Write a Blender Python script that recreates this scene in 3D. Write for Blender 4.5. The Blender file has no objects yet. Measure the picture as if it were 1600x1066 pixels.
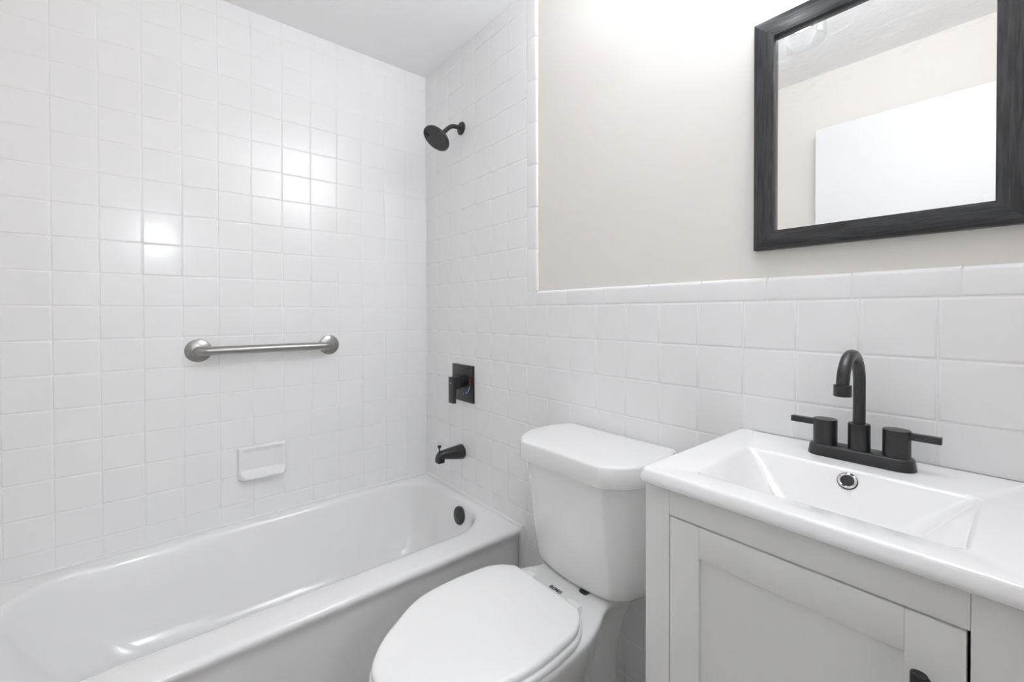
import bpy, bmesh, math, random
from mathutils import Vector, Matrix
from math import pi, sin, cos, radians as R

# ------------------------------------------------------------------ camera, world, lights
sc = bpy.context.scene
COL = sc.collection
H = 1.18                    # height of the wainscot's top grout line above the floor
F = 678.0864                # focal length in pixels of the 1600 px wide frame
cam_data = bpy.data.cameras.new('camera')
cam_data.sensor_fit = 'HORIZONTAL'
cam_data.sensor_width = 36.0
cam_data.lens = 36.0 * F / 1600.0
cam_data.shift_x = 0.0
cam_data.shift_y = -36.2013 / 1600.0
cam_data.clip_start = 0.02
cam = bpy.data.objects.new('camera', cam_data)
COL.objects.link(cam)
yaw, pitch, roll = 0.8798196, -0.0102283, -0.0021470
f0 = Vector((-sin(yaw), cos(yaw), 0)); r0 = Vector((cos(yaw), sin(yaw), 0)); u0 = Vector((0, 0, 1))
f1 = f0 * cos(pitch) + u0 * sin(pitch); u1 = u0 * cos(pitch) - f0 * sin(pitch)
r2 = r0 * cos(roll) + u1 * sin(roll); u2 = u1 * cos(roll) - r0 * sin(roll)
M = Matrix((r2, u2, -f1)).transposed().to_4x4()
M.translation = Vector((1.949066, -1.055475, H - 0.026342))
cam.matrix_world = M
sc.camera = cam

world = bpy.data.worlds.new('world'); sc.world = world
world.use_nodes = True
world.node_tree.nodes['Background'].inputs[0].default_value = (1, 1, 1, 1)
world.node_tree.nodes['Background'].inputs[1].default_value = 0.0

BULB = 10.0                 # emission strength of the vanity light bulbs
HALL_FILL_W = 4.0               # soft fill added in the hall outside the door, out of view
UP_FILL_W = 14.5            # upward fill light added at the vanity fixture, out of view
PENDANT_FILL = 46.0              # emission strength of the globe of the added hall pendant
sc.view_settings.view_transform = 'Standard'
sc.view_settings.look = 'None'
sc.view_settings.gamma = 1.0
sc.view_settings.use_curve_mapping = False
sc.view_settings.exposure = 0.65
try:
    sc.cycles.diffuse_bounces = 8; sc.cycles.max_bounces = 16
    sc.cycles.glossy_bounces = 6; sc.cycles.transparent_max_bounces = 12
    sc.cycles.sample_clamp_indirect = 4.0
except Exception:
    pass

def area_light(name, loc, rot, size, size_y, watts, color=(0.93, 0.97, 1.03)):
    d = bpy.data.lights.new(name, 'AREA'); d.shape = 'RECTANGLE'; d.size = size; d.size_y = size_y
    d.energy = watts; d.color = color
    o = bpy.data.objects.new(name, d); COL.objects.link(o); o.location = loc; o.rotation_euler = rot
    return o

# room size
RW, RD, CH = 2.02, -1.49, H + 1.148      # right wall x, front wall y, ceiling height
area_light('hall_fill_light', (2.95, -1.05, CH - 0.03), (0, 0, 0), 0.8, 1.8, HALL_FILL_W)  # added soft fill through the doorway, no such panel known

area_light('ceiling_fill_light', (1.741, -0.072, H + 0.775), (pi, 0, 0), 0.36, 0.07, UP_FILL_W)  # upward fill added to brighten the ceiling, not a known lamp

# ------------------------------------------------------------------ materials
def principled(name, color, rough=0.5, metal=0.0, coat=0.0, spec=0.5):
    m = bpy.data.materials.new(name); m.use_nodes = True
    b = m.node_tree.nodes['Principled BSDF']
    b.inputs['Base Color'].default_value = (*color, 1)
    b.inputs['Roughness'].default_value = rough
    b.inputs['Metallic'].default_value = metal
    b.inputs['Coat Weight'].default_value = coat
    b.inputs['Coat Roughness'].default_value = 0.05
    b.inputs['Specular IOR Level'].default_value = spec
    return m

def add_bump(m, scale, strength, dist=0.001, detail=2.0, stretch=None):
    nt = m.node_tree; b = nt.nodes['Principled BSDF']
    tc = nt.nodes.new('ShaderNodeTexCoord'); n = nt.nodes.new('ShaderNodeTexNoise')
    bp = nt.nodes.new('ShaderNodeBump')
    n.inputs['Scale'].default_value = scale; n.inputs['Detail'].default_value = detail
    bp.inputs['Strength'].default_value = strength; bp.inputs['Distance'].default_value = dist
    src = tc.outputs['Object']
    if stretch:
        mp = nt.nodes.new('ShaderNodeMapping'); mp.inputs['Scale'].default_value = stretch
        nt.links.new(src, mp.inputs['Vector']); src = mp.outputs['Vector']
    nt.links.new(src, n.inputs['Vector']); nt.links.new(n.outputs['Fac'], bp.inputs['Height'])
    nt.links.new(bp.outputs['Normal'], b.inputs['Normal'])
    return n, bp

def vary_color(m, c1, c2, scale, detail=3.0, stretch=None, lo=0.35, hi=0.65):
    nt = m.node_tree; b = nt.nodes['Principled BSDF']
    tc = nt.nodes.new('ShaderNodeTexCoord'); n = nt.nodes.new('ShaderNodeTexNoise'); r = nt.nodes.new('ShaderNodeValToRGB')
    n.inputs['Scale'].default_value = scale; n.inputs['Detail'].default_value = detail
    src = tc.outputs['Object']
    if stretch:
        mp = nt.nodes.new('ShaderNodeMapping'); mp.inputs['Scale'].default_value = stretch
        nt.links.new(src, mp.inputs['Vector']); src = mp.outputs['Vector']
    nt.links.new(src, n.inputs['Vector'])
    r.color_ramp.elements[0].position = lo; r.color_ramp.elements[0].color = (*c1, 1)
    r.color_ramp.elements[1].position = hi; r.color_ramp.elements[1].color = (*c2, 1)
    nt.links.new(n.outputs['Fac'], r.inputs['Fac']); nt.links.new(r.outputs['Color'], b.inputs['Base Color'])
    return r

MT = {}
MT['tile'] = principled('glazed_tile', (0.88, 0.88, 0.885), 0.15)
add_bump(MT['tile'], 22, 0.10, 0.002, 2)
MT['dish'] = principled('dish_ceramic', (0.86, 0.86, 0.865), 0.15)
MT['grout'] = principled('white_grout', (0.86, 0.86, 0.86), 0.7)
MT['paint'] = principled('beige_paint', (0.80, 0.765, 0.725), 0.55)
add_bump(MT['paint'], 60, 0.08, 0.001, 3)
MT['ceiling'] = principled('ceiling_paint', (0.945, 0.945, 0.95), 0.6)
add_bump(MT['ceiling'], 30, 0.35, 0.004, 5)
MT['white_paint'] = principled('door_paint', (0.82, 0.825, 0.83), 0.35)
MT['floor'] = principled('floor_tile', (0.20, 0.17, 0.15), 0.4)
MT['hall_floor'] = principled('hall_floor', (0.55, 0.50, 0.44), 0.45)
MT['enamel'] = principled('tub_enamel', (0.87, 0.87, 0.87), 0.12, coat=0.3)
MT['china'] = principled('vitreous_china', (0.84, 0.84, 0.835), 0.10, coat=0.3)
MT['seat'] = principled('seat_plastic', (0.86, 0.86, 0.855), 0.18)
MT['sink'] = principled('sink_ceramic', (0.88, 0.88, 0.885), 0.08, coat=0.4)
MT['cab'] = principled('grey_lacquer', (0.77, 0.77, 0.76), 0.38)
MT['black'] = principled('matte_black_metal', (0.012, 0.012, 0.013), 0.34, spec=0.6)
add_bump(MT['black'], 900, 0.25, 0.0004, 2)
MT['blackpull'] = principled('black_pull', (0.006, 0.006, 0.006), 0.5)
MT['nozzle'] = principled('rubber_nozzles', (0.16, 0.16, 0.16), 0.6)
MT['face'] = principled('spray_face_plastic', (0.022, 0.022, 0.022), 0.5)
MT['steel'] = principled('brushed_steel', (0.36, 0.355, 0.34), 0.30, metal=1.0)
add_bump(MT['steel'], 25, 0.05, 0.0004, 3, (30, 1, 30))
MT['chrome'] = principled('chrome', (0.75, 0.75, 0.75), 0.08, metal=1.0)
MT['dark'] = principled('dark_rubber', (0.03, 0.03, 0.03), 0.7)
MT['mirror'] = principled('mirror_silver', (0.93, 0.935, 0.935), 0.0, metal=1.0)
MT['red'] = principled('red_mark', (0.75, 0.05, 0.04), 0.5)
MT['blue'] = principled('blue_mark', (0.35, 0.5, 0.85), 0.5)
MT['whitemark'] = principled('white_mark', (0.7, 0.7, 0.7), 0.5)
MT['ink'] = principled('printed_ink', (0.03, 0.03, 0.03), 0.6)
MT['caulk'] = principled('white_caulk', (0.85, 0.85, 0.85), 0.4)
MT['speck'] = principled('enamel_chip', (0.45, 0.44, 0.42), 0.5)

# faint wiping smears on the upper part of the mirror
def smears():
    m = MT['mirror']; nt = m.node_tree; b = nt.nodes['Principled BSDF']; out = nt.nodes['Material Output']
    tc = nt.nodes.new('ShaderNodeTexCoord'); mp = nt.nodes.new('ShaderNodeMapping')
    mp.inputs['Rotation'].default_value = (0, R(38), 0); mp.inputs['Scale'].default_value = (16, 1, 55)
    n = nt.nodes.new('ShaderNodeTexNoise'); n.inputs['Scale'].default_value = 1.0; n.inputs['Detail'].default_value = 7; n.inputs['Distortion'].default_value = 1.2
    r = nt.nodes.new('ShaderNodeValToRGB'); r.color_ramp.elements[0].position = 0.56; r.color_ramp.elements[1].position = 0.80
    sx = nt.nodes.new('ShaderNodeSeparateXYZ'); mr = nt.nodes.new('ShaderNodeMapRange')
    mr.inputs['From Min'].default_value = H + 0.40; mr.inputs['From Max'].default_value = H + 0.55; mr.inputs['To Max'].default_value = 0.45
    mu = nt.nodes.new('ShaderNodeMath'); mu.operation = 'MULTIPLY'; mx = nt.nodes.new('ShaderNodeMixShader'); df = nt.nodes.new('ShaderNodeBsdfDiffuse')
    df.inputs['Color'].default_value = (0.92, 0.92, 0.92, 1)
    nt.links.new(tc.outputs['Object'], mp.inputs['Vector']); nt.links.new(mp.outputs['Vector'], n.inputs['Vector']); nt.links.new(n.outputs['Fac'], r.inputs['Fac'])
    nt.links.new(tc.outputs['Object'], sx.inputs['Vector']); nt.links.new(sx.outputs['Z'], mr.inputs['Value'])
    nt.links.new(r.outputs['Color'], mu.inputs[0]); nt.links.new(mr.outputs['Result'], mu.inputs[1]); nt.links.new(mu.outputs[0], mx.inputs['Fac'])
    nt.links.new(b.outputs[0], mx.inputs[1]); nt.links.new(df.outputs[0], mx.inputs[2]); nt.links.new(mx.outputs[0], out.inputs['Surface'])
smears()

# dark wood grain of the mirror frame
def wood(name, stretch):
    m = principled(name, (0.035, 0.036, 0.038), 0.36)
    nt = m.node_tree; b = nt.nodes['Principled BSDF']
    tc = nt.nodes.new('ShaderNodeTexCoord'); mp = nt.nodes.new('ShaderNodeMapping'); mp.inputs['Scale'].default_value = stretch
    n = nt.nodes.new('ShaderNodeTexNoise'); n.inputs['Scale'].default_value = 1.0; n.inputs['Detail'].default_value = 6; n.inputs['Distortion'].default_value = 0.7
    r = nt.nodes.new('ShaderNodeValToRGB')
    r.color_ramp.elements[0].position = 0.38; r.color_ramp.elements[0].color = (0.010, 0.010, 0.011, 1)
    r.color_ramp.elements[1].position = 0.62; r.color_ramp.elements[1].color = (0.040, 0.041, 0.045, 1)
    bp = nt.nodes.new('ShaderNodeBump'); bp.inputs['Strength'].default_value = 0.5; bp.inputs['Distance'].default_value = 0.0015
    nt.links.new(tc.outputs['Object'], mp.inputs['Vector']); nt.links.new(mp.outputs['Vector'], n.inputs['Vector'])
    nt.links.new(n.outputs['Fac'], r.inputs['Fac']); nt.links.new(r.outputs['Color'], b.inputs['Base Color'])
    nt.links.new(n.outputs['Fac'], bp.inputs['Height']); nt.links.new(bp.outputs['Normal'], b.inputs['Normal'])
    return m
MT['wood_v'] = wood('dark_wood_upright', (260, 60, 14))
MT['wood_h'] = wood('dark_wood_level', (14, 60, 260))

# floor tiles of the bathroom
def floor_tiles():
    m = MT['floor']; nt = m.node_tree; b = nt.nodes['Principled BSDF']
    tc = nt.nodes.new('ShaderNodeTexCoord'); br = nt.nodes.new('ShaderNodeTexBrick')
    br.offset = 0.0; br.inputs['Scale'].default_value = 1.0
    br.inputs['Brick Width'].default_value = 0.3; br.inputs['Row Height'].default_value = 0.3
    br.inputs['Mortar Size'].default_value = 0.004
    br.inputs['Color1'].default_value = (0.22, 0.19, 0.17, 1); br.inputs['Color2'].default_value = (0.19, 0.165, 0.15, 1)
    br.inputs['Mortar'].default_value = (0.12, 0.11, 0.10, 1)
    nt.links.new(tc.outputs['Object'], br.inputs['Vector']); nt.links.new(br.outputs['Color'], b.inputs['Base Color'])
floor_tiles()

def glass_mat():
    m = bpy.data.materials.new('clear_glass'); m.use_nodes = True; nt = m.node_tree
    nt.nodes.remove(nt.nodes['Principled BSDF']); out = nt.nodes['Material Output']
    tr = nt.nodes.new('ShaderNodeBsdfTransparent'); gl = nt.nodes.new('ShaderNodeBsdfGlossy'); mx = nt.nodes.new('ShaderNodeMixShader')
    tr.inputs['Color'].default_value = (0.97, 0.975, 0.975, 1); gl.inputs['Roughness'].default_value = 0.03
    lw = nt.nodes.new('ShaderNodeLayerWeight'); lw.inputs['Blend'].default_value = 0.35
    geo = nt.nodes.new('ShaderNodeNewGeometry'); inv = nt.nodes.new('ShaderNodeMath'); inv.operation = 'SUBTRACT'; inv.inputs[0].default_value = 0.5
    sc_ = nt.nodes.new('ShaderNodeMath'); sc_.operation = 'MULTIPLY'; sc_.use_clamp = True
    nt.links.new(geo.outputs['Backfacing'], inv.inputs[1]); nt.links.new(inv.outputs[0], sc_.inputs[0])
    nt.links.new(lw.outputs['Facing'], sc_.inputs[1]); lw.inputs['Blend'].default_value = 0.2
    nt.links.new(sc_.outputs[0], mx.inputs['Fac'])
    nt.links.new(tr.outputs[0], mx.inputs[1]); nt.links.new(gl.outputs[0], mx.inputs[2]); nt.links.new(mx.outputs[0], out.inputs['Surface'])
    return m
MT['glass'] = glass_mat()
def emit_mat(name, strength, color=(0.93, 0.97, 1.02)):
    m = bpy.data.materials.new(name); m.use_nodes = True; nt = m.node_tree
    nt.nodes.remove(nt.nodes['Principled BSDF']); e = nt.nodes.new('ShaderNodeEmission')
    e.inputs['Color'].default_value = (*color, 1); e.inputs['Strength'].default_value = strength
    nt.links.new(e.outputs[0], nt.nodes['Material Output'].inputs['Surface'])
    return m
MT['bulb'] = emit_mat('lit_bulb', BULB)
MT['fill_strip'] = emit_mat('lit_fill_strip', 2.0)  # glow of the added upward strip
MT['fill_globe'] = emit_mat('lit_fill_globe', PENDANT_FILL)  # globe of the added hall pendant

# ------------------------------------------------------------------ mesh helpers
def obj(name, bm, mats, parent=None, smooth=True, angle=35):
    if not isinstance(mats, (list, tuple)): mats = [mats]
    bmesh.ops.recalc_face_normals(bm, faces=bm.faces[:])
    if smooth:
        for f in bm.faces: f.smooth = True
        for e in bm.edges:
            if len(e.link_faces) == 2:
                e.smooth = e.calc_face_angle(0) < R(angle)
            else: e.smooth = False
    me = bpy.data.meshes.new(name); bm.to_mesh(me); bm.free()
    for m in mats: me.materials.append(m)
    o = bpy.data.objects.new(name, me); COL.objects.link(o)
    if parent is not None: o.parent = parent
    return o

def tag(o, label=None, cat=None, group=None, kind=None):
    if label: o['label'] = label
    if cat: o['category'] = cat
    if group: o['group'] = group
    if kind: o['kind'] = kind
    return o

def thing(name, label, cat, group=None, loc=(0, 0, 0)):
    o = bpy.data.objects.new(name, None); COL.objects.link(o); o.empty_display_size = 0.05
    o.location = loc
    return tag(o, label, cat, group)

def box(bm, x0, x1, y0, y1, z0, z1, bev=0.0, seg=2, mat=0):
    r = bmesh.ops.create_cube(bm, size=1.0)
    vs = r['verts']
    for v in vs:
        v.co.x = x0 + (v.co.x + .5) * (x1 - x0); v.co.y = y0 + (v.co.y + .5) * (y1 - y0); v.co.z = z0 + (v.co.z + .5) * (z1 - z0)
    fs = set(f for v in vs for f in v.link_faces)
    for f in fs: f.material_index = mat
    if bev > 0:
        es = list(set(e for v in vs for e in v.link_edges))
        bmesh.ops.bevel(bm, geom=es, offset=bev, segments=seg, profile=0.5, affect='EDGES')
    return vs

def rrect(x0, x1, y0, y1, r, z, n=8):
    r = max(min(r, (x1 - x0) / 2 - 1e-4, (y1 - y0) / 2 - 1e-4), 1e-4)
    pts = []
    for cx, cy, a0 in ((x1 - r, y1 - r, 0), (x0 + r, y1 - r, pi / 2), (x0 + r, y0 + r, pi), (x1 - r, y0 + r, 1.5 * pi)):
        for i in range(n + 1):
            a = a0 + pi / 2 * i / n
            pts.append((cx + r * cos(a), cy + r * sin(a), z))
    return pts

def loft(bm, loops, cap0=True, cap1=True, closed=False, mat=0):
    rows = [[bm.verts.new(p) for p in L] for L in loops]
    n = len(rows[0]); m = len(rows)
    for i in range(m if closed else m - 1):
        a, b = rows[i], rows[(i + 1) % m]
        for j in range(n):
            f = bm.faces.new((a[j], a[(j + 1) % n], b[(j + 1) % n], b[j])); f.material_index = mat
    if not closed:
        if cap0: bm.faces.new(rows[0]).material_index = mat
        if cap1: bm.faces.new(rows[-1]).material_index = mat
    return rows

def tube(bm, pts, rad, n=20, cap=True, mat=0):
    pts = [Vector(p) for p in pts]; m = len(pts)
    rads = rad if isinstance(rad, (list, tuple)) else [rad] * m
    T = []
    for i in range(m):
        a = pts[max(i - 1, 0)]; b = pts[min(i + 1, m - 1)]
        T.append((b - a).normalized())
    ref = Vector((0, 0, 1)) if abs(T[0].z) < 0.9 else Vector((1, 0, 0))
    N = (ref - T[0] * ref.dot(T[0])).normalized()
    loops = []
    for i in range(m):
        N = (N - T[i] * N.dot(T[i])).normalized(); B = T[i].cross(N)
        loops.append([pts[i] + (N * cos(2 * pi * k / n) + B * sin(2 * pi * k / n)) * rads[i] for k in range(n)])
    loft(bm, loops, cap, cap, mat=mat)

def lathe(bm, prof, origin=(0, 0, 0), axis=(0, 0, 1), n=40, mat=0):
    """prof: list of (radius, distance along axis); solid of revolution with closed ends."""
    A = Vector(axis).normalized(); ref = Vector((0, 0, 1)) if abs(A.z) < 0.9 else Vector((1, 0, 0))
    N = (ref - A * ref.dot(A)).normalized(); B = A.cross(N); O = Vector(origin)
    loops = [[O + A * d + (N * cos(2 * pi * k / n) + B * sin(2 * pi * k / n)) * max(r, 1e-5) for k in range(n)] for r, d in prof]
    loft(bm, loops, True, True, mat=mat)

def catmull(pts, seg):
    out = []
    m = len(pts)
    for i in range(m - 1):
        p0 = pts[max(i - 1, 0)]; p1 = pts[i]; p2 = pts[i + 1]; p3 = pts[min(i + 2, m - 1)]
        for k in range(seg):
            t = k / seg
            out.append(tuple(0.5 * ((2 * b) + (-a + c) * t + (2 * a - 5 * b + 4 * c - d) * t * t + (-a + 3 * b - 3 * c + d) * t ** 3)
                             for a, b, c, d in zip(p0, p1, p2, p3)))
    out.append(tuple(pts[-1]))
    return out

def struct(name, bm, mats, parent=None, smooth=False):
    o = obj(name, bm, mats, parent, smooth=smooth)
    if parent is None: o['kind'] = 'structure'
    return o

# ------------------------------------------------------------------ room shell
T = 0.1082
bm = bmesh.new(); box(bm, -0.12, RW + 0.12, RD - 0.12, 0.12, -0.1, 0.0); struct('floor', bm, MT['floor'])
bm = bmesh.new(); box(bm, RW + 0.12, 3.7, -2.4, 0.4, -0.1, 0.0); struct('floor_hall', bm, MT['hall_floor'])
bm = bmesh.new(); box(bm, -0.12, 3.7, -2.4, 0.4, CH, CH + 0.1); struct('ceiling', bm, MT['ceiling'])
bm = bmesh.new(); box(bm, -0.12, RW + 0.12, 0.008, 0.12, 0, CH); wall_back = struct('wall_back', bm, MT['paint'])
bm = bmesh.new(); box(bm, -0.12, -0.004, RD, 0.008, 0, CH); wall_left = struct('wall_left', bm, MT['paint'])
bm = bmesh.new(); box(bm, -0.12, RW + 0.12, RD - 0.12, RD, 0, CH); wall_front = struct('wall_front', bm, MT['paint'])
DY0, DY1, DH = -1.425, -0.665, 2.035      # doorway in the right wall
bm = bmesh.new()
box(bm, RW, RW + 0.12, DY1, 0.008, 0, CH); box(bm, RW, RW + 0.12, RD, DY0, 0, CH); box(bm, RW, RW + 0.12, DY0, DY1, DH, CH)
struct('wall_right', bm, MT['paint'])
bm = bmesh.new()
for s0, s1 in ((RW - 0.012, RW), (RW + 0.12, RW + 0.132)):
    box(bm, s0, s1, DY1, DY1 + 0.057, 0, DH + 0.057, 0.003)
    if s0 > RW: box(bm, s0, s1, DY0 - 0.057, DY0, 0, DH + 0.057, 0.003)
    box(bm, s0, s1, DY0, DY1, DH, DH + 0.057, 0.003)
box(bm, RW, RW + 0.12, DY1 - 0.012, DY1, 0, DH); box(bm, RW, RW + 0.12, DY0, DY0 + 0.012, 0, DH); box(bm, RW, RW + 0.12, DY0, DY1, DH - 0.012, DH)
struct('trim_1', bm, MT['white_paint'])
bm = bmesh.new(); box(bm, 3.7, 3.8, -2.4, 0.4, 0, CH); struct('wall_hall', bm, MT['white_paint'])
bm = bmesh.new(); box(bm, RW + 0.12, 3.8, 0.4, 0.5, 0, CH); struct('wall_hall_back', bm, MT['white_paint'])
bm = bmesh.new(); box(bm, RW + 0.12, 3.8, -2.5, -2.4, 0, CH); struct('wall_hall_front', bm, MT['white_paint'])
bm = bmesh.new(); box(bm, RW, RW + 0.12, 0.12, 0.4, 0, CH); box(bm, RW, RW + 0.12, -2.4, RD - 0.12, 0, CH); struct('wall_hall_left', bm, MT['white_paint'])

rnd = random.Random(7)
def tile(bm, P, U, V, Nn, u0, u1, v0, v1, edge=0.004, depth=0.0010, tilt=0.0022, joint=0.0011, th=0.0):
    """one glazed tile: rounded edges, a slight tilt of its own. face lies near plane P + U*u + V*v, raised along Nn"""
    u0 += joint; u1 -= joint; v0 += joint; v1 -= joint
    if u1 - u0 < 0.012 or v1 - v0 < 0.012: return
    w, h = u1 - u0, v1 - v0
    a, b = rnd.gauss(0, tilt), rnd.gauss(0, tilt)
    def q(u, v, d):
        dd = d + a * (u - (u0 + u1) / 2) + b * (v - (v0 + v1) / 2) + th
        return P + U * u + V * v + Nn * dd
    loops = []
    for off, d in ((0, -depth * 1.6), (0.0006, -depth * 0.75), (edge * 0.45, -depth * 0.22), (edge, 0.0), (edge + 0.001, 0.0)):
        pts = [(u0 + off, v0 + off), (u1 - off, v0 + off), (u1 - off, v1 - off), (u0 + off, v1 - off)]
        loops.append([bm.verts.new(q(u, v, d)) for u, v in pts])
    for i in range(len(loops) - 1):
        for j in range(4):
            bm.faces.new((loops[i][j], loops[i][(j + 1) % 4], loops[i + 1][(j + 1) % 4], loops[i + 1][j]))
    bm.faces.new(loops[-1])

# left wall tiles (full height)
X, Y, Z = Vector((1, 0, 0)), Vector((0, 1, 0)), Vector((0, 0, 1))
bm = bmesh.new()
rows = range(-8, 12)
for i in range(-14, 0):
    for k in rows:
        z0, z1 = H + k * T, min(H + (k + 1) * T, CH)
        y0, y1 = max(i * T, RD), (i + 1) * T
        tile(bm, Vector((0, 0, 0)), Y, Z, X, y0, y1, z0, z1)
vs = [bm.verts.new(p) for p in ((-0.0013, RD, 0), (-0.0013, 0.001, 0), (-0.0013, 0.001, CH), (-0.0013, RD, CH))]
bm.faces.new(vs).material_index = 1
vs2 = [bm.verts.new(p) for p in ((-0.004, RD, 0), (-0.004, 0.001, 0), (-0.004, 0.001, CH), (-0.004, RD, CH))]
obj('wall_tiles', bm, [MT['tile'], MT['grout']], wall_left, angle=60)

# back wall tiles: tub surround to the ceiling, wainscot to the right of it
XT = 7 * T                     # 0.757: last full column of the surround
bm = bmesh.new()
for i in range(0, 19):
    for k in rows:
        x0, x1 = i * T, min((i + 1) * T, RW)
        if i >= 7 and k >= 0: continue
        z0, z1 = max(H + k * T, 0), min(H + (k + 1) * T, CH)
        if k == -11: z0 = 0
        tile(bm, Vector((0, 0, 0)), X, Z, -Y, x0, x1, z0, z1)
for k in range(-11, -8):
    for i in range(0, 19):
        tile(bm, Vector((0, 0, 0)), X, Z, -Y, i * T, min((i + 1) * T, RW), max(H + k * T, 0), H + (k + 1) * T)
CAPZ, CAPX = H + 0.053, 0.812
g = [((0, 0), (RW, 0), (RW, CAPZ - 0.004), (CAPX - 0.004, CAPZ - 0.004), (CAPX - 0.004, CH), (0, CH))]
bm.faces.new([bm.verts.new((a, 0.0013, c)) for a, c in g[0]]).material_index = 1
obj('wall_tiles', bm, [MT['tile'], MT['grout']], wall_back, angle=60)

# bullnose trim: a quarter-round outer edge, 152 mm long pieces
def bull(bm, P, U, V, u0, u1, v0, v1):
    """U: along the length, V: across towards the rounded edge; face normal -Y"""
    j = 0.0011
    u0 += j; u1 -= j; v0 += j
    prof = [(v0, 0.003), (v0 + 0.0006, 0.0012), (v0 + 0.002, 0.0003), (v0 + 0.004, 0.0)]
    r = 0.009
    for k in range(0, 7):
        a = pi / 2 * k / 6
        prof.append((v1 - r + r * sin(a), r - r * cos(a)))
    a_, b_ = rnd.gauss(0, 0.0008), rnd.gauss(0, 0.002)
    def q(u, v, d):
        return P + U * u + V * v + Y * (d + a_ * (u - u0) + b_ * (v - v0) * 0.5)
    L0 = [bm.verts.new(q(u0, v, d + 0.0008)) for v, d in prof]
    L1 = [bm.verts.new(q(u0 + 0.003, v, d)) for v, d in prof]
    L2 = [bm.verts.new(q(u1 - 0.003, v, d)) for v, d in prof]
    L3 = [bm.verts.new(q(u1, v, d + 0.0008)) for v, d in prof]
    for A, B in ((L0, L1), (L1, L2), (L2, L3)):
        for i in range(len(prof) - 1): bm.faces.new((A[i], B[i], B[i + 1], A[i + 1]))
bm = bmesh.new()
x = 0.808
while x < RW - 0.01:
    x1 = min(x + 0.1515, RW); bull(bm, Vector((0, 0, 0)), X, Z, x, x1, H, CAPZ); x = x1
z = CAPZ
while z < CH - 0.01:
    z1 = min(z + 0.1515, CH); bull(bm, Vector((0, 0, 0)), Z, X, z, z1, XT, CAPX); z = z1
tile(bm, Vector((0, 0, 0)), X, Z, -Y, XT, 0.808, H, CAPZ)
obj('bullnose_trim', bm, MT['tile'], wall_back, angle=60)
# caulk beads: inside corner, tub rim, tub front against the wall
bm = bmesh.new()
def bead(p0, p1, r):
    tube(bm, [p0, p1], r, 8)
bead((0.0005, -0.0005, 0.35), (0.0005, -0.0005, CH), 0.004)
bead((0.0, RD, 0.356), (0.0, 0, 0.356), 0.006)
bead((0.0, 0.0, 0.356), (0.735, 0, 0.356), 0.006)
bead((0.729, 0.0, 0.0), (0.729, 0, 0.352), 0.010)
struct('trim_2', bm, MT['caulk'], smooth=True)

# open door leaf, standing along the front wall
bm = bmesh.new(); box(bm, 1.262, 2.012, -1.452, -1.417, 0.012, 2.035, 0.0015)
door = struct('door_1', bm, MT['white_paint'])
bm = bmesh.new()
lathe(bm, [(0.0, 0), (0.032, 0), (0.032, 0.006), (0.012, 0.012), (0.011, 0.03), (0.026, 0.04), (0.029, 0.055), (0.02, 0.066), (0.0, 0.068)], (1.325, -1.417, 0.95), (0, 1, 0))
obj('door_handle', bm, MT['steel'], door)
# baseboard in hall
bm = bmesh.new(); box(bm, 3.685, 3.7, -2.4, 0.4, 0, 0.09, 0.003); struct('baseboard_hall', bm, MT['white_paint'])

# ------------------------------------------------------------------ bathtub
tub = thing('bathtub', 'white enamelled bathtub set between the tiled walls, its plain front apron facing the toilet', 'bathtub', loc=(0.36, -0.74, 0))
tub_off = Vector((-0.36, 0.74, 0))
def put(o, parent):                      # geometry is written in room coordinates; keep it there under an Empty at its base
    o.parent = parent; o.location = -parent.location
    return o
RZ = 0.354
Y0, Y1 = RD + 0.003, -0.003
bm = bmesh.new()
def TL(x0, x1, y0, y1, r, z): return rrect(x0, x1, y0, y1, r, z, 14)
loft(bm, [
    TL(0.003, 0.704, Y0, Y1, 0.002, 0.001), TL(0.003, 0.708, Y0, Y1, 0.002, 0.10), TL(0.003, 0.713, Y0, Y1, 0.002, 0.295),
    TL(0.003, 0.717, Y0, Y1, 0.002, 0.315), TL(0.003, 0.724, Y0, Y1, 0.002, 0.328), TL(0.003, 0.7275, Y0, Y1, 0.002, 0.337),
    TL(0.003, 0.7275, Y0, Y1, 0.002, 0.343), TL(0.003, 0.725, Y0, Y1, 0.002, 0.349), TL(0.003, 0.719, Y0, Y1, 0.002, 0.353),
    TL(0.003, 0.705, Y0, Y1, 0.002, RZ),
    TL(0.032, 0.672, -1.410, -0.018, 0.215, RZ), TL(0.035, 0.652, -1.404, -0.022, 0.205, RZ - 0.0006), TL(0.038, 0.635, -1.398, -0.027, 0.196, RZ - 0.0022), TL(0.041, 0.620, -1.392, -0.032, 0.188, RZ - 0.0048),
    TL(0.045, 0.608, -1.386, -0.037, 0.181, RZ - 0.009), TL(0.048, 0.599, -1.381, -0.041, 0.174, RZ - 0.0155), TL(0.052, 0.592, -1.375, -0.045, 0.168, RZ - 0.025), TL(0.058, 0.585, -1.366, -0.050, 0.160, RZ - 0.045),
    TL(0.075, 0.572, -1.335, -0.062, 0.14, 0.24), TL(0.100, 0.558, -1.28, -0.080, 0.12, 0.15), TL(0.122, 0.545, -1.22, -0.098, 0.12, 0.09),
    TL(0.145, 0.525, -1.17, -0.12, 0.11, 0.062), TL(0.175, 0.495, -1.12, -0.15, 0.10, 0.052), TL(0.24, 0.43, -1.0, -0.25, 0.09, 0.048),
], True, True)
put(obj('tub_shell', bm, MT['enamel'], angle=50), tub)
bm = bmesh.new()
OV = Vector((0.385, -0.054, 0.292)); AX = Vector((0.0, -1.0, 0.13)).normalized()
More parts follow.
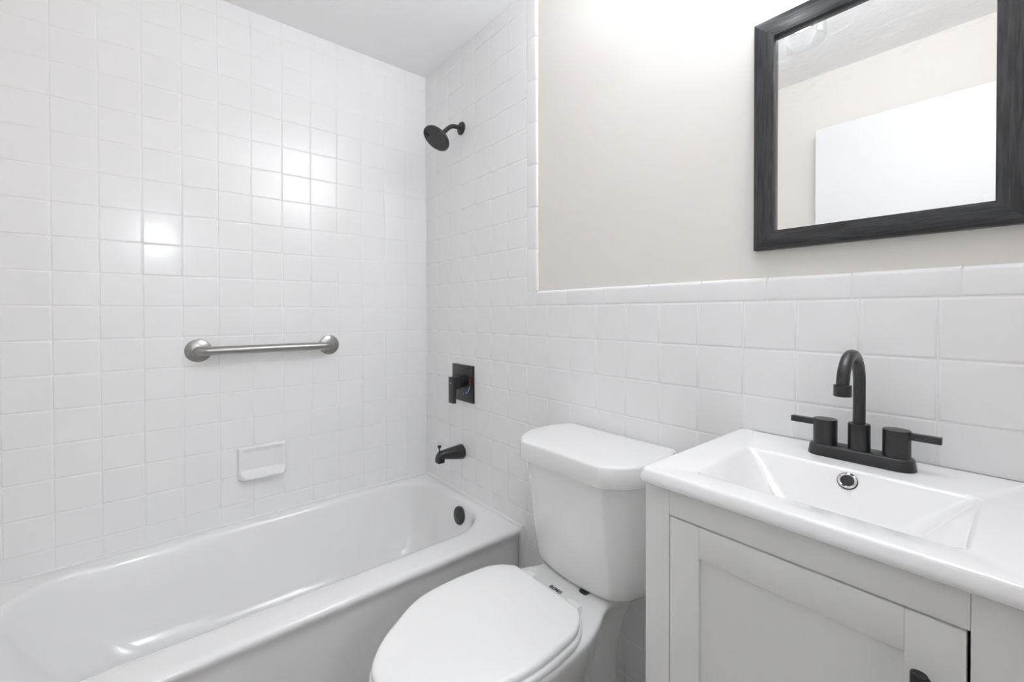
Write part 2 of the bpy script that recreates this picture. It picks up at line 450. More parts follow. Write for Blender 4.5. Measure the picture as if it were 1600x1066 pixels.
lathe(bm, [(0.0, -0.004), (0.036, -0.004), (0.0375, 0.004), (0.036, 0.008), (0.031, 0.0105), (0.006, 0.012), (0.005, 0.0095), (0.0, 0.0095)], OV, AX, 48)
o = put(obj('overflow_plate', bm, MT['black'], angle=45), tub); o['label'] = 'round black overflow plate'
bm = bmesh.new()
lathe(bm, [(0.0, 0), (0.034, 0), (0.034, 0.004), (0.028, 0.006), (0.0, 0.004)], (0.335, -0.30, 0.047), (0, 0, 1), 40)
o = put(obj('drain', bm, MT['black']), tub); o['label'] = 'black tub drain'

# ------------------------------------------------------------------ toilet
CX = 1.167
toilet = thing('toilet', 'white two-piece toilet with closed lid standing between the bathtub and the vanity', 'toilet', loc=(CX, -0.38, 0))
def lid_shape(hw, fw, yf, yc, ys, yb, bw, z, n=6, bow=0.0):
    """tank lid plan: flat front of half width fw at yf, chamfers to (hw, yc), sides to ys, rounded back to (bw, yb)"""
    half = [(0, yf - bow), (fw * 0.5, yf - bow * 0.75), (fw * 0.92, yf - bow * 0.1), (fw + 0.012, yf + 0.006), ((fw + hw) / 2 + 0.010, (yf + yc) / 2 - 0.008), (hw - 0.006, yc - 0.012), (hw, yc + 0.012), (hw, (yc + ys) / 2), (hw - 0.004, ys),
            (hw - 0.018, (ys + yb) / 2 + 0.006), (bw, yb), (bw * 0.5, yb), (0, yb)]
    c = catmull(half, n)
    pts = [(CX + x, y, z) for x, y in c] + [(CX - x, y, z) for x, y in reversed(c[1:-1])]
    return pts
bm = bmesh.new()
L = []
tk = [  # half width, half width of the front, front y, bow, z
    (0.135, 0.085, -0.180, .014, 0.4425), (0.156, 0.100, -0.194, .014, 0.4432), (0.167, 0.110, -0.203, .014, 0.4475), (0.174, 0.114, -0.208, .013, 0.457), (0.178, 0.117, -0.213, .012, 0.476), (0.181, 0.118, -0.218, .011, 0.51),
    (0.188, 0.120, -0.228, .008, 0.60), (0.197, 0.124, -0.239, .005, 0.71), (0.201, 0.125, -0.243, .004, 0.760)]
for hw, fw, yf, bw_, z in tk:
    L.append(lid_shape(hw, fw, yf, yf + 0.080, -0.05, -0.030, hw - 0.03, z, bow=bw_))
loft(bm, L)
put(obj('tank', bm, MT['china'], angle=60), toilet)
bm = bmesh.new(); L = []
ZL = H - 0.381
for e, z in ((-0.006, ZL - 0.0535), (-0.001, ZL - 0.0535), (0.001, ZL - 0.050), (0.0, ZL - 0.020), (-0.001, ZL - 0.006), (-0.0025, ZL - 0.003), (-0.006, ZL - 0.0008), (-0.012, ZL), (-0.05, ZL + 0.0008)):
    L.append(lid_shape(0.212 + e, 0.133 + e * 0.6, -0.266 - e, -0.168 - e * 0.4, -0.064, -0.005 + e * 0.5, 0.180 + e, z))
loft(bm, L)
put(obj('tank_lid', bm, MT['china'], angle=60), toilet)
SC = 1.170                                       # centre of the seat
prof = [(0.0, 0.0), (0.06, 0.0), (0.103, -0.0005), (0.117, -0.005), (0.135, -0.022), (0.148, -0.040), (0.159, -0.066), (0.1645, -0.105), (0.168, -0.155), (0.1665, -0.215),
        (0.159, -0.262), (0.148, -0.290), (0.131, -0.320), (0.114, -0.346), (0.092, -0.379), (0.068, -0.405), (0.040, -0.427), (0.018, -0.437), (0.0, -0.439)]
def egg(scale_off, z, yb=-0.306, n=4, cx=SC, hw=1.0):
    c = catmull(prof, n)
    pts = []
    m = len(c)
    for i, (x, y) in enumerate(c):            # offset along the outline normal
        a = c[max(i - 1, 0)]; b = c[min(i + 1, m - 1)]
        tx, ty = b[0] - a[0], b[1] - a[1]; l = math.hypot(tx, ty) or 1
        nx, ny = -ty / l, tx / l
        if abs(scale_off) > 0.012:             # large insets: shrink towards the middle instead
            k_ = 1 + scale_off / 0.168
            pts.append((x * k_, -0.2 + (y + 0.2) * k_)); continue
        if i == 0: nx, ny = 0, 1
        if i == m - 1: nx, ny = 0, -1
        pts.append((max(x * hw + nx * scale_off, 0) if 0 < i < m - 1 else 0, y + ny * scale_off))
    return [(cx + x, yb + y, z) for x, y in pts] + [(cx - x, yb + y, z) for x, y in reversed(pts[1:-1])]
ZS = H - 0.702                                   # top of the closed lid
bm = bmesh.new()
loft(bm, [egg(-0.006, ZS - 0.0165), egg(-0.001, ZS - 0.016), egg(0.0, ZS - 0.013), egg(0.0, ZS - 0.008), egg(-0.0015, ZS - 0.004), egg(-0.005, ZS - 0.0015), egg(-0.011, ZS - 0.0003), egg(-0.03, ZS + 0.0005), egg(-0.08, ZS + 0.001)])
put(obj('seat_lid', bm, MT['seat'], angle=60), toilet)
bm = bmesh.new()
loft(bm, [egg(-0.002, ZS - 0.036), egg(0.003, ZS - 0.0355), egg(0.0045, ZS - 0.032), egg(0.0045, ZS - 0.025), egg(0.003, ZS - 0.0205), egg(-0.003, ZS - 0.0185),
          egg(-0.055, ZS - 0.0185, hw=1), egg(-0.060, ZS - 0.024), egg(-0.060, ZS - 0.036)], closed=True)
put(obj('seat', bm, MT['seat'], angle=60), toilet)
for s in (-1, 1):
    bm = bmesh.new()
    x0 = SC + s * 0.078
    L = [rrect(x0 - 0.021, x0 + 0.021, -0.312, -0.276, 0.010, 0.4395), rrect(x0 - 0.021, x0 + 0.021, -0.312, -0.276, 0.010, 0.455), rrect(x0 - 0.019, x0 + 0.019, -0.312, -0.278, 0.010, 0.461), rrect(x0 - 0.014, x0 + 0.014, -0.308, -0.283, 0.008, 0.464)]
    loft(bm, L)
    put(obj('hinge', bm, MT['seat']), toilet)
# bowl with tank deck and pedestal
def bowl(hd, hb, yb, ybend, yt, z, n=4, pw=1.0):
    """half width hd on the deck, hb at the bowl, back yb, bowl starts at ybend, tip yt"""
    L_ = yt - ybend
    half = [(0, yb), (hd * 0.6, yb), (hd * 0.93, yb - 0.004), (hd, yb - 0.02), (hd, (yb * 0.6 + ybend * 0.4)), (hd, ybend * 0.72 + yb * 0.28), (hd + (hb - hd) * 0.12, ybend * 0.90 + yb * 0.10), (hd + (hb - hd) * 0.52, ybend + L_ * 0.06),
            (hd + (hb - hd) * 0.88, ybend + L_ * 0.20), (hb, ybend + L_ * 0.38), (hb * 0.985, ybend + L_ * 0.52), (hb * 0.90, ybend + L_ * 0.68), (hb * 0.70, ybend + L_ * 0.85), (hb * 0.40, ybend + L_ * 0.965), (hb * 0.15, yt + 0.001), (0, yt)]
    c = catmull(half, n)
    return [(SC + x, y, z) for x, y in c] + [(SC - x, y, z) for x, y in reversed(c[1:-1])]
bm = bmesh.new()
loft(bm, [
    bowl(0.098, 0.108, -0.10, -0.24, -0.600, 0.001), bowl(0.098, 0.108, -0.10, -0.24, -0.600, 0.03), bowl(0.086, 0.100, -0.10, -0.24, -0.585, 0.06), bowl(0.080, 0.100, -0.11, -0.24, -0.580, 0.14),
    bowl(0.080, 0.112, -0.115, -0.25, -0.600, 0.22), bowl(0.084, 0.132, -0.11, -0.25, -0.650, 0.29), bowl(0.092, 0.152, -0.09, -0.245, -0.705, 0.355), bowl(0.103, 0.164, -0.06, -0.24, -0.735, 0.40),
    bowl(0.113, 0.169, -0.045, -0.24, -0.742, 0.423), bowl(0.115, 0.170, -0.04, -0.24, -0.744, 0.433), bowl(0.113, 0.168, -0.042, -0.24, -0.742, 0.4385), bowl(0.106, 0.161, -0.048, -0.245, -0.736, 0.4415), bowl(0.08, 0.13, -0.07, -0.25, -0.69, 0.442)])
put(obj('bowl', bm, MT['china'], angle=60), toilet)
bm = bmesh.new(); box(bm, SC - 0.09, SC + 0.09, -0.185, -0.05, 0.436, 0.4435, 0.002); put(obj('tank_pad', bm, MT['china']), toilet)
bm = bmesh.new()
L = [rrect(1.206, 1.230, -0.2230, -0.185, 0.006, 0.4405), rrect(1.206, 1.230, -0.2230, -0.185, 0.006, 0.4445), rrect(1.208, 1.228, -0.221, -0.187, 0.005, 0.4455)]
loft(bm, L); o = put(obj('bolt_cap', bm, MT['dark']), toilet); o['label'] = 'dark rubber tank washer'

def text_obj(name, s, size, mat, M4, extr=0.0002):
    cu = bpy.data.curves.new(name, 'FONT'); cu.body = s; cu.size = size; cu.align_x = 'CENTER'; cu.align_y = 'CENTER'; cu.extrude = extr; cu.offset = size * 0.02
    o = bpy.data.objects.new(name, cu); COL.objects.link(o)
    dg = bpy.context.evaluated_depsgraph_get(); dg.update()
    me = bpy.data.meshes.new_from_object(o.evaluated_get(dg)); me.transform(M4)
    bpy.data.objects.remove(o); me.materials.clear(); me.materials.append(mat)
    r = bpy.data.objects.new(name, me); COL.objects.link(r)
    return r
Mt = Matrix.Translation((SC - 0.006, -0.2625, 0.4425)) @ Matrix.Rotation(0, 4, 'Z')
put(text_obj('lettering', 'BEMIS', 0.016, MT['ink'], Mt), toilet)

# ------------------------------------------------------------------ vanity cabinet
VX0, VX1, VF, VT = 1.511, 1.968, -0.388, 0.861
van = thing('vanity_cabinet', 'light grey shaker vanity cabinet with one door under the white sink top', 'cabinet', loc=(1.74, -0.2, 0))
bm = bmesh.new()
t = 0.016
box(bm, VX0, VX0 + t, VF + 0.019, -0.012, 0.0, VT - 0.001, 0.001); box(bm, VX1 - t, VX1, VF + 0.019, -0.012, 0.0, VT - 0.001, 0.001)
box(bm, VX0 + t, VX1 - t, -0.018, -0.012, 0.10, VT - 0.002); box(bm, VX0 + t, VX1 - t, VF + 0.03, -0.018, 0.10, 0.116)
box(bm, VX0 + t, VX1 - t, VF + 0.06, VF + 0.076, 0.0, 0.10)
put(obj('cabinet_body', bm, MT['cab']), van)
ZR0 = H - 0.3665
bm = bmesh.new()
box(bm, VX0, 1.5565, VF, VF + 0.019, 0.0, VT - 0.001, 0.0012); box(bm, 1.9065, VX1, VF, VF + 0.019, 0.0, VT - 0.001, 0.0012)
box(bm, 1.5567, 1.9063, VF + 0.0004, VF + 0.018, ZR0, VT - 0.001, 0.0010); box(bm, 1.5567, 1.9063, VF + 0.0004, VF + 0.018, 0.09, 0.115, 0.0010)
put(obj('face_frame', bm, MT['cab']), van)
dx0, dx1, dz0, dz1 = 1.5582, 1.9035, 0.118, ZR0 - 0.0022
bm = bmesh.new()
sw = 0.050
box(bm, dx0, dx0 + sw, VF - 0.0005, VF + 0.0175, dz0, dz1, 0.0011); box(bm, dx1 - sw, dx1, VF - 0.0005, VF + 0.0175, dz0, dz1, 0.0011)
box(bm, dx0 + sw, dx1 - sw, VF - 0.0003, VF + 0.017, dz1 - 0.0505, dz1, 0.0008); box(bm, dx0 + sw, dx1 - sw, VF - 0.0003, VF + 0.017, dz0, dz0 + 0.05, 0.0008)
box(bm, dx0 + sw - 0.002, dx1 - sw + 0.002, VF + 0.0075, VF + 0.014, dz0 + 0.04, dz1 - 0.04)
vdoor = put(obj('door', bm, MT['cab']), van)
bm = bmesh.new()
hx, hz = 1.8705, H - 0.417
hp = [(hx, VF - 0.034, hz - 0.13), (hx, VF - 0.034, hz)]
loft(bm, [rrect(hx - 0.0075, hx + 0.0075, VF - 0.040, VF - 0.026, 0.0065, z, 6) for z in (hz - 0.13, hz - 0.001)] + [rrect(hx - 0.007, hx + 0.007, VF - 0.0395, VF - 0.0265, 0.006, hz, 6)])
for zz in (hz - 0.024, hz - 0.106):
    tube(bm, [(hx + 0.001, VF + 0.001, zz), (hx + 0.001, VF - 0.027, zz)], 0.005, 14)
o = obj('handle', bm, MT['blackpull'], vdoor); o['label'] = 'black bar pull'

# sink top
sink = thing('sink_top', 'white ceramic sink top with a rectangular basin on the grey vanity cabinet', 'sink', loc=(1.74, -0.2, VT))
ST = 0.886
bm = bmesh.new()
def SL(e, z, r=0.012): return rrect(1.506 + e, 1.976 - e, -0.408 + e, -0.0015, r, z, 8)
loft(bm, [SL(0.012, VT), SL(0.005, VT + 0.0004), SL(0.0015, VT + 0.003), SL(0.0, VT + 0.007), SL(0.0004, VT + 0.012), SL(0.0022, VT + 0.017), SL(0.0035, ST - 0.0045), SL(0.0048, ST - 0.0018), SL(0.0075, ST - 0.0003), SL(0.011, ST), SL(0.02, ST - 0.0006),
    rrect(1.578, 1.904, -0.355, -0.131, 0.016, ST - 0.0006, 8), rrect(1.583, 1.899, -0.350, -0.136, 0.014, ST - 0.002, 8), rrect(1.586, 1.896, -0.347, -0.139, 0.013, ST - 0.006, 8),
    rrect(1.599, 1.883, -0.3455, -0.1495, 0.018, ST - 0.019, 8), rrect(1.616, 1.866, -0.343, -0.163, 0.023, ST - 0.037, 8),
    rrect(1.640, 1.842, -0.340, -0.184, 0.030, ST - 0.063, 8), rrect(1.656, 1.826, -0.336, -0.198, 0.033, ST - 0.079, 8), rrect(1.674, 1.808, -0.325, -0.215, 0.03, ST - 0.086, 8), rrect(1.71, 1.775, -0.295, -0.245, 0.024, ST - 0.088, 8)], False, True)
put(obj('basin', bm, MT['sink'], angle=50), sink)
bm = bmesh.new()
ax = Vector((0, -0.79, 0.61)).normalized(); oc = Vector((1.746, -0.1495, ST - 0.0182))
def ring(r0, r1, d0, d1, mat):
    n = 40; B = Vector((1, 0, 0)); N = ax.cross(B)
    Ls = []
    for r, d in ((r0, d0), (r0, d1), ((r0 + r1) / 2, d1 + 0.0008), (r1, d1), (r1, d0)):
        Ls.append([oc + ax * d + (N * cos(2 * pi * k / n) + B * sin(2 * pi * k / n)) * r for k in range(n)])
    loft(bm, Ls, closed=True, mat=mat)
ring(0.0098, 0.0135, -0.002, 0.0016, 0)
lathe(bm, [(0.0, -0.001), (0.0099, -0.001), (0.0099, 0.0004), (0.0, 0.0004)], oc, ax, 32, mat=1)
ring(0.0136, 0.0146, -0.002, 0.0008, 1)
o = put(obj('overflow_ring', bm, [MT['chrome'], MT['dark']]), sink); o['label'] = 'chrome-rimmed overflow hole'
bm = bmesh.new()
lathe(bm, [(0.0, 0), (0.024, 0), (0.024, 0.002), (0.018, 0.003), (0.0, 0.002)], (1.742, -0.270, ST - 0.0892), (0, 0, 1), 32)
o = put(obj('drain', bm, MT['black']), sink); o['label'] = 'black basin drain'

# ------------------------------------------------------------------ faucet
FX, FY = 1.745, -0.070
fau = thing('faucet', 'matte black two-handle gooseneck faucet on the back of the sink top', 'faucet', loc=(FX, FY, ST))
bm = bmesh.new()
def FL(a, b, z): return rrect(FX - a, FX + a, FY - b, FY + b, b - 0.001, z, 12)
loft(bm, [FL(0.0780, 0.0245, ST - 0.0005), FL(0.0780, 0.0245, ST + 0.002), FL(0.076, 0.0225, ST + 0.016), FL(0.0745, 0.021, ST + 0.0190), FL(0.0725, 0.019, ST + 0.020)])
put(obj('base', bm, MT['black'], angle=40), fau)
bm = bmesh.new()
lathe(bm, [(0.0, 0), (0.0165, 0), (0.0165, 0.046), (0.0160, 0.0475), (0.0, 0.0475)], (FX, FY, ST + 0.019))
cr, sr = 0.0093, 0.0535
zc = H - 0.090 - cr - sr
pts = [(FX, FY, ST + 0.055), (FX, FY, ST + 0.09), (FX, FY, zc - 0.01)]
for k in range(0, 25):
    a = pi * k / 24
    pts.append((FX, FY - sr + sr * cos(a), zc + sr * sin(a)))
pts.append((FX, FY - 2 * sr, zc - 0.004))
tube(bm, pts, cr, 28)
spout = put(obj('spout', bm, MT['black'], angle=40), fau)
bm = bmesh.new(); lathe(bm, [(0.0, 0.003), (0.0115, 0.0), (0.0125, 0.0005), (0.0125, 0.019), (0.0, 0.0195)], (FX, FY - 2 * sr, H - 0.165), (0, 0, 1))
o = obj('aerator', bm, MT['black'], spout); o.location = (0, 0, 0)
for s in (-1, 1):
    hxc = FX + s * 0.0515
    bm = bmesh.new()
    lathe(bm, [(0.0, 0), (0.0190, 0), (0.0190, 0.0455), (0.0186, 0.0470), (0.0, 0.0475)], (hxc, FY, ST + 0.019))
    put(obj('handle', bm, MT['black'], angle=40), fau)
    bm = bmesh.new(); zt = ST + 0.0635
    x0, x1 = sorted((hxc + s * 0.017, hxc + s * 0.056))
    box(bm, x0, x1, FY - 0.006, FY + 0.006, zt - 0.0110, zt, 0.0006)
    hnd = [c for c in bpy.data.objects if c.parent is fau and c.name.startswith('handle')][-1]
    obj('lever', bm, MT['black'], hnd)

# ------------------------------------------------------------------ mirror
MX0, MX1, MZ0, MZ1, FW = 1.541, 1.946, H + 0.113, H + 0.616, 0.0405
mir = thing('wall_mirror', 'rectangular wall mirror in a dark wood grain frame above the vanity', 'mirror', loc=(1.7435, 0.007, MZ0))
fy0, fy1 = -0.012, 0.0075
def frame_piece(name, pts, mat):
    """mitred length of frame: outer and inner edge given, with a small inner step"""
    bm = bmesh.new()
    (ax_, az), (bx_, bz), (cx_, cz), (dx_, dz) = pts      # outer a->b, inner c (next to b) -> d (next to a)
    front = [bm.verts.new((x_, fy0, z_)) for x_, z_ in pts]; back = [bm.verts.new((x_, fy1, z_)) for x_, z_ in pts]
    bm.faces.new(front); bm.faces.new(back)
    for i in range(4): bm.faces.new((front[i], front[(i + 1) % 4], back[(i + 1) % 4], back[i]))
    bmesh.ops.bevel(bm, geom=[e for e in bm.edges if abs(e.verts[0].co.y - fy0) < 1e-6 and abs(e.verts[1].co.y - fy0) < 1e-6 and e in (bm.edges.get((front[0], front[1])), bm.edges.get((front[2], front[3])))], offset=0.0012, segments=2, profile=0.5, affect='EDGES')
    return put(obj(name, bm, mat, angle=30), mir)
ix0, ix1, iz0, iz1 = MX0 + FW, MX1 - FW, MZ0 + FW, MZ1 - FW
frame_piece('frame_side', [(MX0, MZ0), (MX0, MZ1), (ix0, iz1), (ix0, iz0)], MT['wood_v'])
frame_piece('frame_side', [(MX1, MZ1), (MX1, MZ0), (ix1, iz0), (ix1, iz1)], MT['wood_v'])
frame_piece('frame_rail', [(MX0, MZ1), (MX1, MZ1), (ix1, iz1), (ix0, iz1)], MT['wood_h'])
frame_piece('frame_rail', [(MX1, MZ0), (MX0, MZ0), (ix0, iz0), (ix1, iz0)], MT['wood_h'])
bm = bmesh.new(); box(bm, ix0 - 0.004, ix1 + 0.004, 0.001, 0.006, iz0 - 0.004, iz1 + 0.004)
put(obj('mirror_glass', bm, MT['mirror'], smooth=False), mir)

# ------------------------------------------------------------------ vanity light above the mirror
vl = thing('vanity_light', 'vanity light with two clear glass shades and lit bulbs above the mirror', 'light', loc=(1.741, 0.0, H + 0.80))
LZ = H + 0.604
bm = bmesh.new(); box(bm, 1.741 - 0.20, 1.741 + 0.20, -0.018, 0.0075, LZ + 0.105, LZ + 0.172, 0.004); put(obj('backplate', bm, MT['black']), vl)
bm = bmesh.new(); box(bm, 1.741 - 0.20, 1.741 + 0.20, -0.120, -0.019, LZ + 0.150, LZ + 0.156, 0.001)
for a_ in ((-0.20, 0.20, -0.120, -0.115), (-0.20, 0.20, -0.024, -0.019), (-0.20, -0.195, -0.115, -0.024), (0.195, 0.20, -0.115, -0.024)):
    box(bm, 1.741 + a_[0], 1.741 + a_[1], a_[2], a_[3], LZ + 0.156, LZ + 0.170)
put(obj('fill_strip_tray', bm, MT['black']), vl)  # tray added to hold the upward fill light
bm = bmesh.new(); box(bm, 1.741 - 0.193, 1.741 + 0.193, -0.113, -0.026, LZ + 0.157, LZ + 0.164); o = put(obj('fill_strip', bm, MT['fill_strip']), vl); o['label'] = 'added glowing strip facing the ceiling'  # made-up glowing strip that goes with the upward fill
for lx in (1.592, 1.890):
    bm = bmesh.new()
    tube(bm, [(lx, -0.115, LZ + 0.152), (lx, -0.115, LZ + 0.135)], 0.007, 14)
    lathe(bm, [(0.0, 0), (0.022, 0), (0.024, 0.004), (0.024, 0.034), (0.018, 0.042), (0.0, 0.042)], (lx, -0.115, LZ + 0.100), (0, 0, 1))
    arm = put(obj('socket', bm, MT['black']), vl)
    bm = bmesh.new()
    n = 48; Ls = []
    for r, d in ((0.051, 0.0), (0.0495, 0.045), (0.046, 0.085), (0.038, 0.108), (0.025, 0.120), (0.0245, 0.117), (0.0365, 0.1055), (0.0440, 0.084), (0.0475, 0.045), (0.049, 0.0)):
        Ls.append([(lx + r * cos(2 * pi * k / n), -0.115 + r * sin(2 * pi * k / n), LZ + d) for k in range(n)])
    loft(bm, Ls, closed=True)
    put(obj('glass_shade', bm, MT['glass'], angle=70), vl)
    bm = bmesh.new()
    lathe(bm, [(0.0, 0.0), (0.012, 0.001), (0.024, 0.008), (0.0300, 0.024), (0.027, 0.040), (0.017, 0.058), (0.0125, 0.072), (0.0, 0.073)], (lx, -0.115, LZ + 0.032), (0, 0, 1), 24)
    o = put(obj('bulb', bm, MT['bulb']), vl); o['label'] = 'lit bulb'

# unseen hall lamps behind the camera, added to light the bathroom
lt = thing('added_hall_panel', 'added flat fill light panel, unseen on the hall ceiling outside the bathroom door', 'light', loc=(2.95, -1.05, CH))
bm = bmesh.new(); box(bm, -0.43, 0.43, -0.93, 0.93, -0.022, -0.0005, 0.003); obj('fill_panel_frame', bm, MT['white_paint'], lt)
lt = thing('added_pendant', 'added opal globe pendant, unseen in the hall, filling the room with light', 'light', loc=(3.35, -1.05, CH))  # pendant added as frontal fill; stands in for the source mirrored in the tiles
bm = bmesh.new(); lathe(bm, [(0.0, -0.0005), (0.05, -0.0005), (0.045, -0.02), (0.0, -0.025)], (0, 0, 0)); tube(bm, [(0, 0, -0.02), (0, 0, -0.37)], 0.004, 8); obj('cord', bm, MT['white_paint'], lt)
bm = bmesh.new(); bmesh.ops.create_uvsphere(bm, u_segments=32, v_segments=20, radius=0.08, matrix=Matrix.Translation((0, 0, -0.445))); obj('globe', bm, MT['fill_globe'], lt)

# ------------------------------------------------------------------ shower head
SX, SZ = 0.326, H + 0.790
sh = thing('overhead_shower', 'round black shower head on a bent arm high on the tiled wall', 'shower', loc=(SX, 0, SZ))
bm = bmesh.new(); lathe(bm, [(0.0, -0.001), (0.0285, -0.001), (0.0285, 0.003), (0.024, 0.0085), (0.013, 0.011), (0.0, 0.011)], (0, 0, 0), (0, -1, 0), 40)
obj('wall_flange', bm, MT['black'], sh)
bm = bmesh.new()
arm_pts = catmull([(0, 0, 0), (0, -0.028, 0.0005), (0, -0.050, -0.004), (0, -0.068, -0.017), (0, -0.090, -0.040), (0, -0.100, -0.0505)], 6)
tube(bm, arm_pts, 0.0092, 20)
lathe(bm, [(0.0, 0), (0.0115, 0), (0.0115, 0.012), (0.014, 0.014), (0.016, 0.020), (0.014, 0.027), (0.011, 0.030), (0.0, 0.030)], (0, -0.092, -0.042), Vector((0, -0.66, -0.75)), 28)
obj('arm', bm, MT['black'], sh)
nrm = Vector((0, -0.60, -0.80)).normalized()
hc = Vector((0.0, -0.128, -0.078))                         # centre of the spray face
bm = bmesh.new()
lathe(bm, [(0.0, 0.024), (0.014, 0.024), (0.018, 0.020), (0.042, 0.0165), (0.057, 0.013), (0.0605, 0.008), (0.061, 0.0), (0.0595, -0.0025), (0.056, -0.003), (0.0545, -0.001), (0.0, -0.001)], hc, -nrm, 56)
head = obj('head', bm, MT['black'], sh, angle=40)
bm = bmesh.new()
B = Vector((1, 0, 0)); N2 = nrm.cross(B)
def face_pt(r, a, d=0.0): return hc + nrm * (0.0008 + d) + (B * cos(a) + N2 * sin(a)) * r
for rr, cnt in ((0.006, 5), (0.013, 9), (0.022, 14), (0.031, 20), (0.040, 26), (0.047, 32), (0.052, 36)):
    for k in range(cnt):
        a = 2 * pi * k / cnt + rr * 40
        lathe(bm, [(0.0017, 0), (0.0012, 0.0022)], face_pt(rr, a), nrm, 6)
lathe(bm, [(0.0, 0.0002), (0.0545, 0.0002), (0.0545, 0.0012), (0.0, 0.0013)], hc - nrm * 0.0, nrm, 48, mat=1)
o = obj('spray_face', bm, [MT['nozzle'], MT['face']], head); o['label'] = 'dark grey spray face with rubber nozzles'
bm = bmesh.new()
# small triangular spray selector near the rim
tri = [face_pt(0.053, 1.95, 0.0), face_pt(0.053, 2.35, 0.0), face_pt(0.032, 2.15, 0.0)]
tri2 = [p + nrm * 0.005 for p in tri]
loft(bm, [tri, tri2]); obj('spray_selector', bm, MT['blackpull'], head)

# ------------------------------------------------------------------ shower valve
VXc, VZc = 0.343, H - 0.332
sv = thing('shower_valve', 'square black shower valve plate with lever handle between shower head and tub spout', 'shower valve', loc=(VXc, 0, VZc))
bm = bmesh.new(); box(bm, -0.088, 0.078, -0.008, 0.001, -0.080, 0.080, 0.001); obj('plate', bm, MT['black'], sv)
bm = bmesh.new(); lathe(bm, [(0.0, 0), (0.027, 0), (0.027, 0.034), (0.025, 0.036), (0.0, 0.036)], (0.004, -0.007, 0.010), (0, -1, 0), 36)
obj('valve_stem', bm, MT['black'], sv)
bm = bmesh.new()
hx0, hx1 = -0.003, 0.035
box(bm, hx0, hx1, -0.066, -0.042, -0.018, 0.034, 0.0012)
box(bm, hx0, hx1, -0.080, -0.065, -0.077, 0.034, 0.0012)
vh = obj('lever_handle', bm, MT['black'], sv)
bm = bmesh.new(); box(bm, hx0 + 0.010, hx0 + 0.024, -0.0806, -0.0798, 0.008, 0.0095); obj('handle_mark', bm, MT['whitemark'], vh)
def arc_mark(name, a0, a1, mat):
    bm = bmesh.new(); n = 10; r0_, r1_ = 0.050, 0.0535; cx_, cz_ = 0.004, 0.006
    rows_ = []
    for k in range(n + 1):
        a = a0 + (a1 - a0) * k / n
        rows_.append([(cx_ + r_ * cos(a), y_, cz_ + r_ * sin(a)) for r_, y_ in ((r0_, -0.0078), (r1_, -0.0078), (r1_, -0.0084), (r0_, -0.0084))])
    loft(bm, rows_); return obj(name, bm, mat, sv)
arc_mark('hot_mark', R(28), R(-12), MT['red']); arc_mark('cold_mark', R(-16), R(-72), MT['blue'])
bm = bmesh.new(); lathe(bm, [(0.0, 0), (0.003, 0), (0.003, 0.0012), (0.0, 0.0012)], (0.004, -0.0078, -0.046), (0, -1, 0), 14); obj('set_screw', bm, MT['steel'], sv)

# ------------------------------------------------------------------ tub spout
ts = thing('tub_spout', 'black bathtub spout with diverter knob on the tiled wall below the valve', 'tub spout', loc=(0.322, 0, H - 0.640))
bm = bmesh.new()
secs = [(0.001, 0.030, 0.031, 0.0), (-0.004, 0.0315, 0.0325, 0.0), (-0.03, 0.029, 0.029, 0.001), (-0.07, 0.0235, 0.0235, 0.0035), (-0.095, 0.020, 0.020, 0.005), (-0.112, 0.019, 0.0185, 0.004), (-0.121, 0.017, 0.0155, 0.0), (-0.127, 0.014, 0.011, -0.005), (-0.129, 0.008, 0.006, -0.008)]
loops_ = []
for y_, rx, rz, dz_ in secs:
    loops_.append([(rx * cos(2 * pi * k / 32), y_, dz_ + rz * sin(2 * pi * k / 32)) for k in range(32)])
loft(bm, loops_)
loft(bm, [rrect(-0.0165, 0.0165, -0.128, -0.098, 0.004, z_, 5) for z_ in (-0.025, -0.0235)] + [rrect(-0.0170, 0.0170, -0.1295, -0.096, 0.006, -0.008, 5), rrect(-0.015, 0.015, -0.122, -0.096, 0.010, 0.010, 5)])
obj('spout_body', bm, MT['black'], ts, angle=50)
bm = bmesh.new()
lathe(bm, [(0.0, 0), (0.0045, 0), (0.003, 0.004), (0.003, 0.016), (0.0045, 0.020), (0.0085, 0.026), (0.0085, 0.029), (0.006, 0.031), (0.0, 0.031)], (0, -0.115, 0.017), (0, 0, 1), 20)
obj('diverter_knob', bm, MT['black'], ts)

# ------------------------------------------------------------------ grab bar
GZ = H - 0.160
gb = thing('grab_bar', 'brushed steel grab bar mounted level on the left tiled wall above the bathtub', 'grab bar', loc=(0, -0.70, GZ))
for yy in (-0.229, 0.229):
    bm = bmesh.new(); lathe(bm, [(0.0, -0.0005), (0.0415, -0.0005), (0.0415, 0.0025), (0.0405, 0.0042), (0.0385, 0.0052), (0.0190, 0.0110), (0.0, 0.0112)], (0, yy, 0), (1, 0, 0), 48)
    obj('flange', bm, MT['steel'], gb, angle=40)
bm = bmesh.new(); pts = []
so, rb = 0.050, 0.026
for k in range(9):
    a = pi / 2 * k / 8
    pts.append((so - rb + rb * sin(a), -0.229 + rb - rb * cos(a), 0))
pts = [(0.006, -0.229, 0)] + pts
pts = pts + [(x_, -y_, z_) for x_, y_, z_ in reversed(pts)]
tube(bm, pts, 0.0158, 28)
obj('bar', bm, MT['steel'], gb, angle=50)

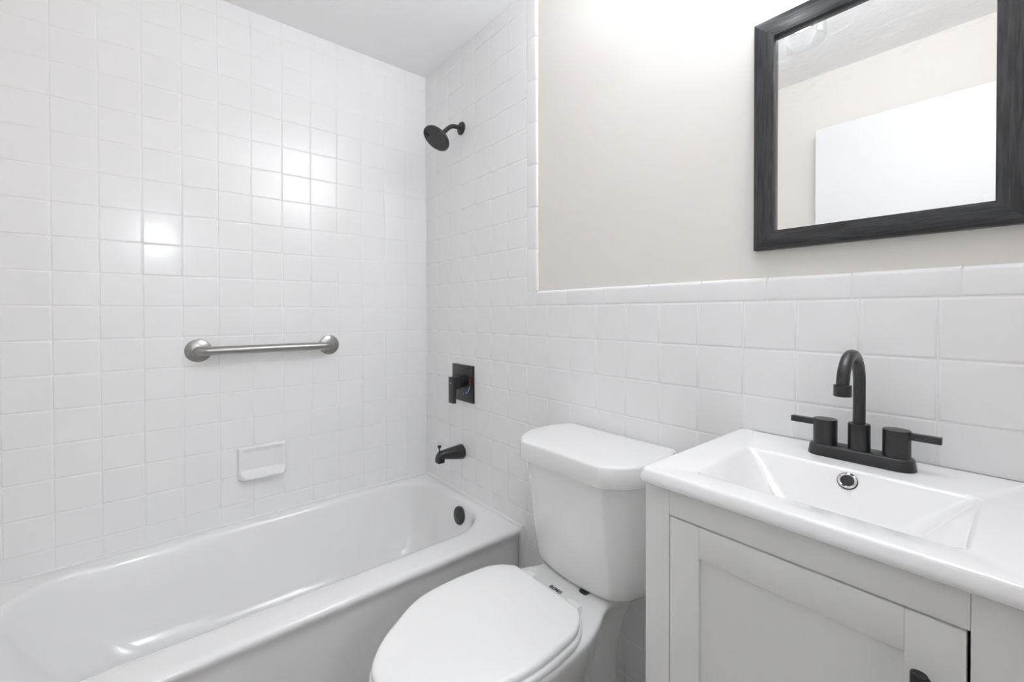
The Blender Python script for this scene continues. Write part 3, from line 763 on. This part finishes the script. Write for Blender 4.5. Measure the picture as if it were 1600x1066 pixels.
# ------------------------------------------------------------------ soap dish
dish = thing('soap_dish', 'white ceramic soap dish set in the left tiled wall below the grab bar', 'soap dish', loc=(0, -0.726, H - 0.605))
bm = bmesh.new()
def sm(a, b, x_):
    t_ = min(max((x_ - a) / (b - a), 0), 1); return t_ * t_ * (3 - 2 * t_)
HWD, HHT, NU, NV = 0.0855, 0.0655, 72, 56
def dish_h(u, v):
    """height of the glazed surface off the wall at u along it, v up"""
    def sd(hw, hh, r, cv=0.0):              # distance inside a rounded rectangle
        qx, qy = abs(u) - hw + r, abs(v - cv) - hh + r
        return -(min(max(qx, qy), 0) + math.hypot(max(qx, 0), max(qy, 0)) - r)
    o_ = sd(HWD, HHT, 0.012)
    h = 0.013 * math.sqrt(min(max(o_, 0) / 0.007, 1))
    h += 0.026 * sm(-0.022, -0.050, v) * sm(0.0, 0.010, o_) * sm(HWD, HWD - 0.024, abs(u))      # shelf lip
    i_ = sd(0.076, 0.055, 0.022, 0.005)
    h -= (0.009 + 0.016 * sm(-0.02, -0.045, v)) * sm(0.0, 0.022, i_)
    return max(h, 0.002) if o_ > 0 else -0.002
grid = [[bm.verts.new((dish_h(-HWD + 2 * HWD * a / NU, -HHT + 2 * HHT * b / NV), -HWD + 2 * HWD * a / NU, -HHT + 2 * HHT * b / NV)) for a in range(NU + 1)] for b in range(NV + 1)]
for b in range(NV):
    for a in range(NU): bm.faces.new((grid[b][a], grid[b][a + 1], grid[b + 1][a + 1], grid[b + 1][a]))
back_ = [bm.verts.new((-0.003, y_, z_)) for y_, z_ in ((-HWD, -HHT), (HWD, -HHT), (HWD, HHT), (-HWD, HHT))]
bm.faces.new(back_)
ring_ = [grid[0][a] for a in range(NU + 1)], [grid[b][NU] for b in range(NV + 1)], [grid[NV][NU - a] for a in range(NU + 1)], [grid[NV - b][0] for b in range(NV + 1)]
for k_, side in enumerate(ring_): bm.faces.new(list(side) + [back_[(k_ + 1) % 4], back_[k_]])
obj('dish_body', bm, MT['dish'], dish, angle=60)
